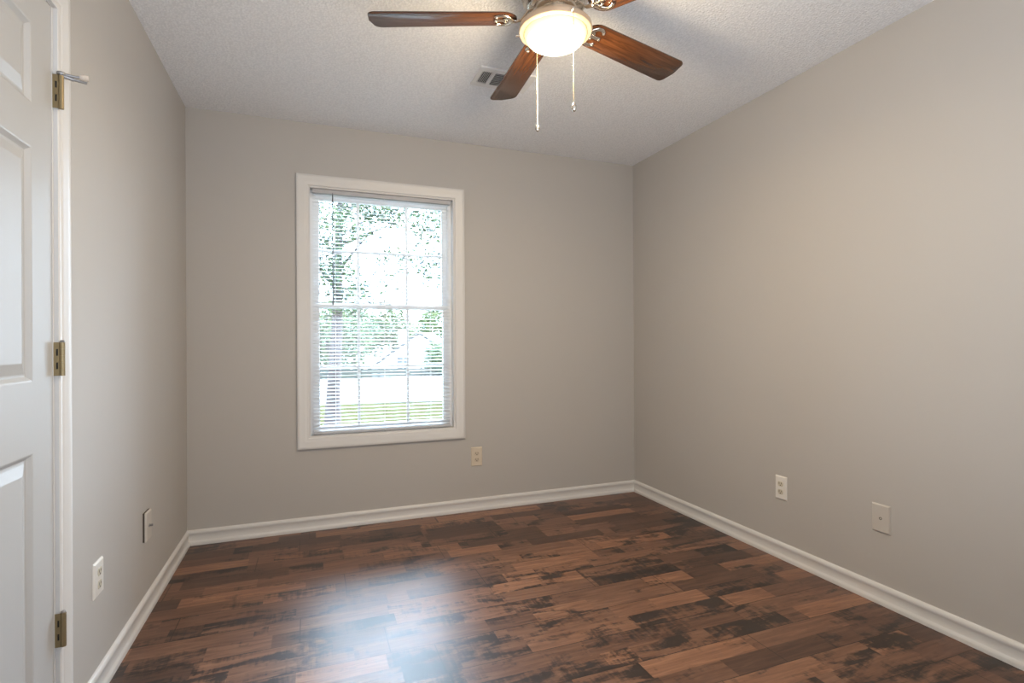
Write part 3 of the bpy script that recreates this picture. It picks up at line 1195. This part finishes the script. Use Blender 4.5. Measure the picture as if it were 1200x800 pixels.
# blobs relative to the trunk foot
for (x, y, z, r, n) in ((0.04, -0.56, 3.55, 0.62, 520), (-0.12, -0.4, 2.95, 0.5, 430), (0.20, 0.45, 2.75, 0.5, 330), (0.75, -0.9, 3.85, 0.5, 230), (0.98, -0.3, 3.05, 0.36, 90),
                        (0.95, 0.2, 3.0, 0.55, 60), (0.30, -0.1, 2.45, 0.42, 200), (0.9, 0.4, 2.62, 0.42, 110), (1.28, -1.54, 3.42, 0.42, 230), (1.5, -1.1, 2.78, 0.36, 110), (1.3, -1.0, 3.0, 0.40, 120), (0.4, 0.6, 4.6, 1.2, 500), (2.1, -0.6, 3.9, 0.9, 300),
                        (-0.9, -0.6, 3.6, 0.8, 350), (0.5, -0.6, 3.6, 0.45, 120), (0.80, -0.84, 3.70, 0.34, 160)):
    fb.append((x, y, z, r, r, r * 0.72, int(n * 2.3)))
foliage('foliage', fb, 0.042, [M_leaf[0], M_leaf[1], M_leaf[2], M_leaf[3]], nt_, 11)


def tree(x, y, label, h, blobs, size, mats, seed, tr=0.16):
    z = ground_z(x, y)
    r = tag(empty('garden_tree', (x, y, z)), label, 'tree', 'trees across the street')
    obj('trunk', trunk_bm([(0, 0, -0.2), (0.05, 0, h * 0.4), (0.0, 0.1, h * 0.8)], [tr, tr * 0.75, tr * 0.4]), M_bark, r, True)
    foliage('foliage', blobs, size, mats, r, seed)
    return r


tree(1.5, 27.5, 'dense green tree across the street behind the near tree trunk', 4.6,
     [(0, 0, 2.4, 1.7, 1.3, 2.2, 1900), (-1.2, 0.3, 1.8, 1.1, 1.0, 1.6, 700), (1.2, 0.2, 2.0, 1.2, 0.9, 1.8, 800)], 0.17, [M_leaf[0], M_leaf[1], M_leaf[2]], 21)
tree(5.2, 58.0, 'tall green tree behind the left slope of the white gabled house', 8.5,
     [(0, 0, 5.9, 3.0, 2.4, 3.0, 2200), (-2.6, 1, 5.0, 2.2, 2.0, 2.8, 1100)], 0.30, [M_leaf[0], M_leaf[1]], 22, 0.25)
tree(10.6, 66.0, 'yellow green tree rising directly behind the house chimney', 8.0,
     [(0, 0, 6.2, 2.8, 2.2, 2.8, 1900), (-2.2, 0.4, 5.2, 2.0, 1.8, 2.6, 900)], 0.30, [M_leaf[1], M_leaf[2]], 23, 0.25)
tree(14.6, 56.0, 'pale green tree behind the right slope of the house roof', 8.0,
     [(0, 0, 6.3, 2.8, 2.2, 2.9, 1900), (2.0, 0.3, 5.0, 1.9, 1.8, 2.5, 900), (-2.2, 0.5, 5.0, 1.7, 1.6, 2.2, 700)], 0.30, [M_leaf[1], M_leaf[2]], 24, 0.25)
tree(9.2, 32.5, 'round bushy green tree in front of the white house', 3.4,
     [(0, 0, 2.0, 1.5, 1.2, 1.25, 1300), (0.9, 0.2, 1.8, 1.0, 0.9, 1.2, 500), (-0.6, 0, 1.4, 0.8, 0.8, 0.8, 300)], 0.17, [M_leaf[0], M_leaf[1], M_leaf[2]], 25, 0.12)
sh = tag(empty('dark_shrub', (7.1, 23.4, ground_z(7.1, 23.4))), 'low dark shrub at the street edge beside the grey fence', 'shrub')
obj('stem', trunk_bm([(0, 0, -0.1), (0.02, 0, 0.25), (0.05, 0.02, 0.5)], [0.05, 0.04, 0.02]), M_bark, sh, True)
foliage('foliage', [(0, 0, 0.38, 0.55, 0.4, 0.36, 500)], 0.10, [M_leaf[3], M_leaf[0]], sh, 31)

# house across the street
hz_ = ground_z(9, 42)
hs = tag(empty('gabled_house', (9.4, 42.0, hz_), (0, 0, math.radians(-21))), 'white gabled house with a pale grey roof across the street', 'house')
EW, RZ, EZ, LEN = 4.1, 5.35, 2.45, 8.0
bm = bmesh.new()
f_ = [(-EW, 0, 0), (EW, 0, 0), (EW, 0, EZ), (0, 0, RZ), (-EW, 0, EZ)]
A = [bm.verts.new(p) for p in f_]
B = [bm.verts.new((p[0], LEN, p[2])) for p in f_]
bm.faces.new(A)
bm.faces.new(B)
for i in range(5):
    bm.faces.new((A[i], A[(i + 1) % 5], B[(i + 1) % 5], B[i]))
obj('walls', bm, M_siding, hs)
bm = bmesh.new()
for s in (-1, 1):
    t = bmesh.new()
    sl = (RZ - EZ) / EW
    pts = [(0, RZ + 0.02), (s * (EW + 0.4), EZ - 0.4 * sl + 0.02), (s * (EW + 0.4), EZ - 0.4 * sl + 0.20), (0, RZ + 0.20)]
    a = [t.verts.new((x, -0.35, z)) for x, z in pts]
    b = [t.verts.new((x, LEN + 0.35, z)) for x, z in pts]
    t.faces.new(a)
    t.faces.new(b)
    for i in range(4):
        t.faces.new((a[i], a[(i + 1) % 4], b[(i + 1) % 4], b[i]))
    merge(bm, t)
obj('roof', bm, M_shingle, hs)
bm = bmesh.new()
box(bm, -2.25, -1.65, 2.2, 2.8, 3.2, 5.55)
box(bm, -2.32, -1.58, 2.13, 2.87, 5.55, 5.7)
obj('chimney', bm, M_siding, hs)
for x in (-1.4, 1.6):
    bm = bmesh.new()
    for x0, x1, z0, z1 in ((x - 0.62, x + 0.62, 2.25, 2.33), (x - 0.62, x + 0.62, 3.37, 3.45), (x - 0.62, x - 0.54, 2.33, 3.37), (x + 0.54, x + 0.62, 2.33, 3.37), (x - 0.03, x + 0.03, 2.33, 3.37)):
        box(bm, x0, x1, -0.06, -0.002, z0, z1)
    wf = obj('house_window', bm, M_siding, hs)
    bm = bmesh.new()
    box(bm, x - 0.54, x + 0.54, -0.03, -0.005, 2.33, 3.37)
    obj('pane', bm, M_dark_glass, wf)

# low board fence on the far side of the street
fe = tag(empty('board_fence', (4.0, 25.2, 0), (0, 0, math.radians(-14))), 'low weathered grey board fence along the far side of the street', 'fence')
gz = ground_z(4, 25.2)
bm = bmesh.new()
for k in range(4):
    box(bm, -9, 9, -0.02, 0.02, gz - 0.06 + 0.135 * k, gz + 0.06 + 0.135 * k)
obj('rails', bm, M_fence, fe)
for k in range(9):
    bm = bmesh.new()
    x = -8.8 + 2.2 * k
    box(bm, x - 0.05, x + 0.05, 0.02, 0.12, gz - 0.4, gz + 0.52)
    obj('post', bm, M_fence, fe)
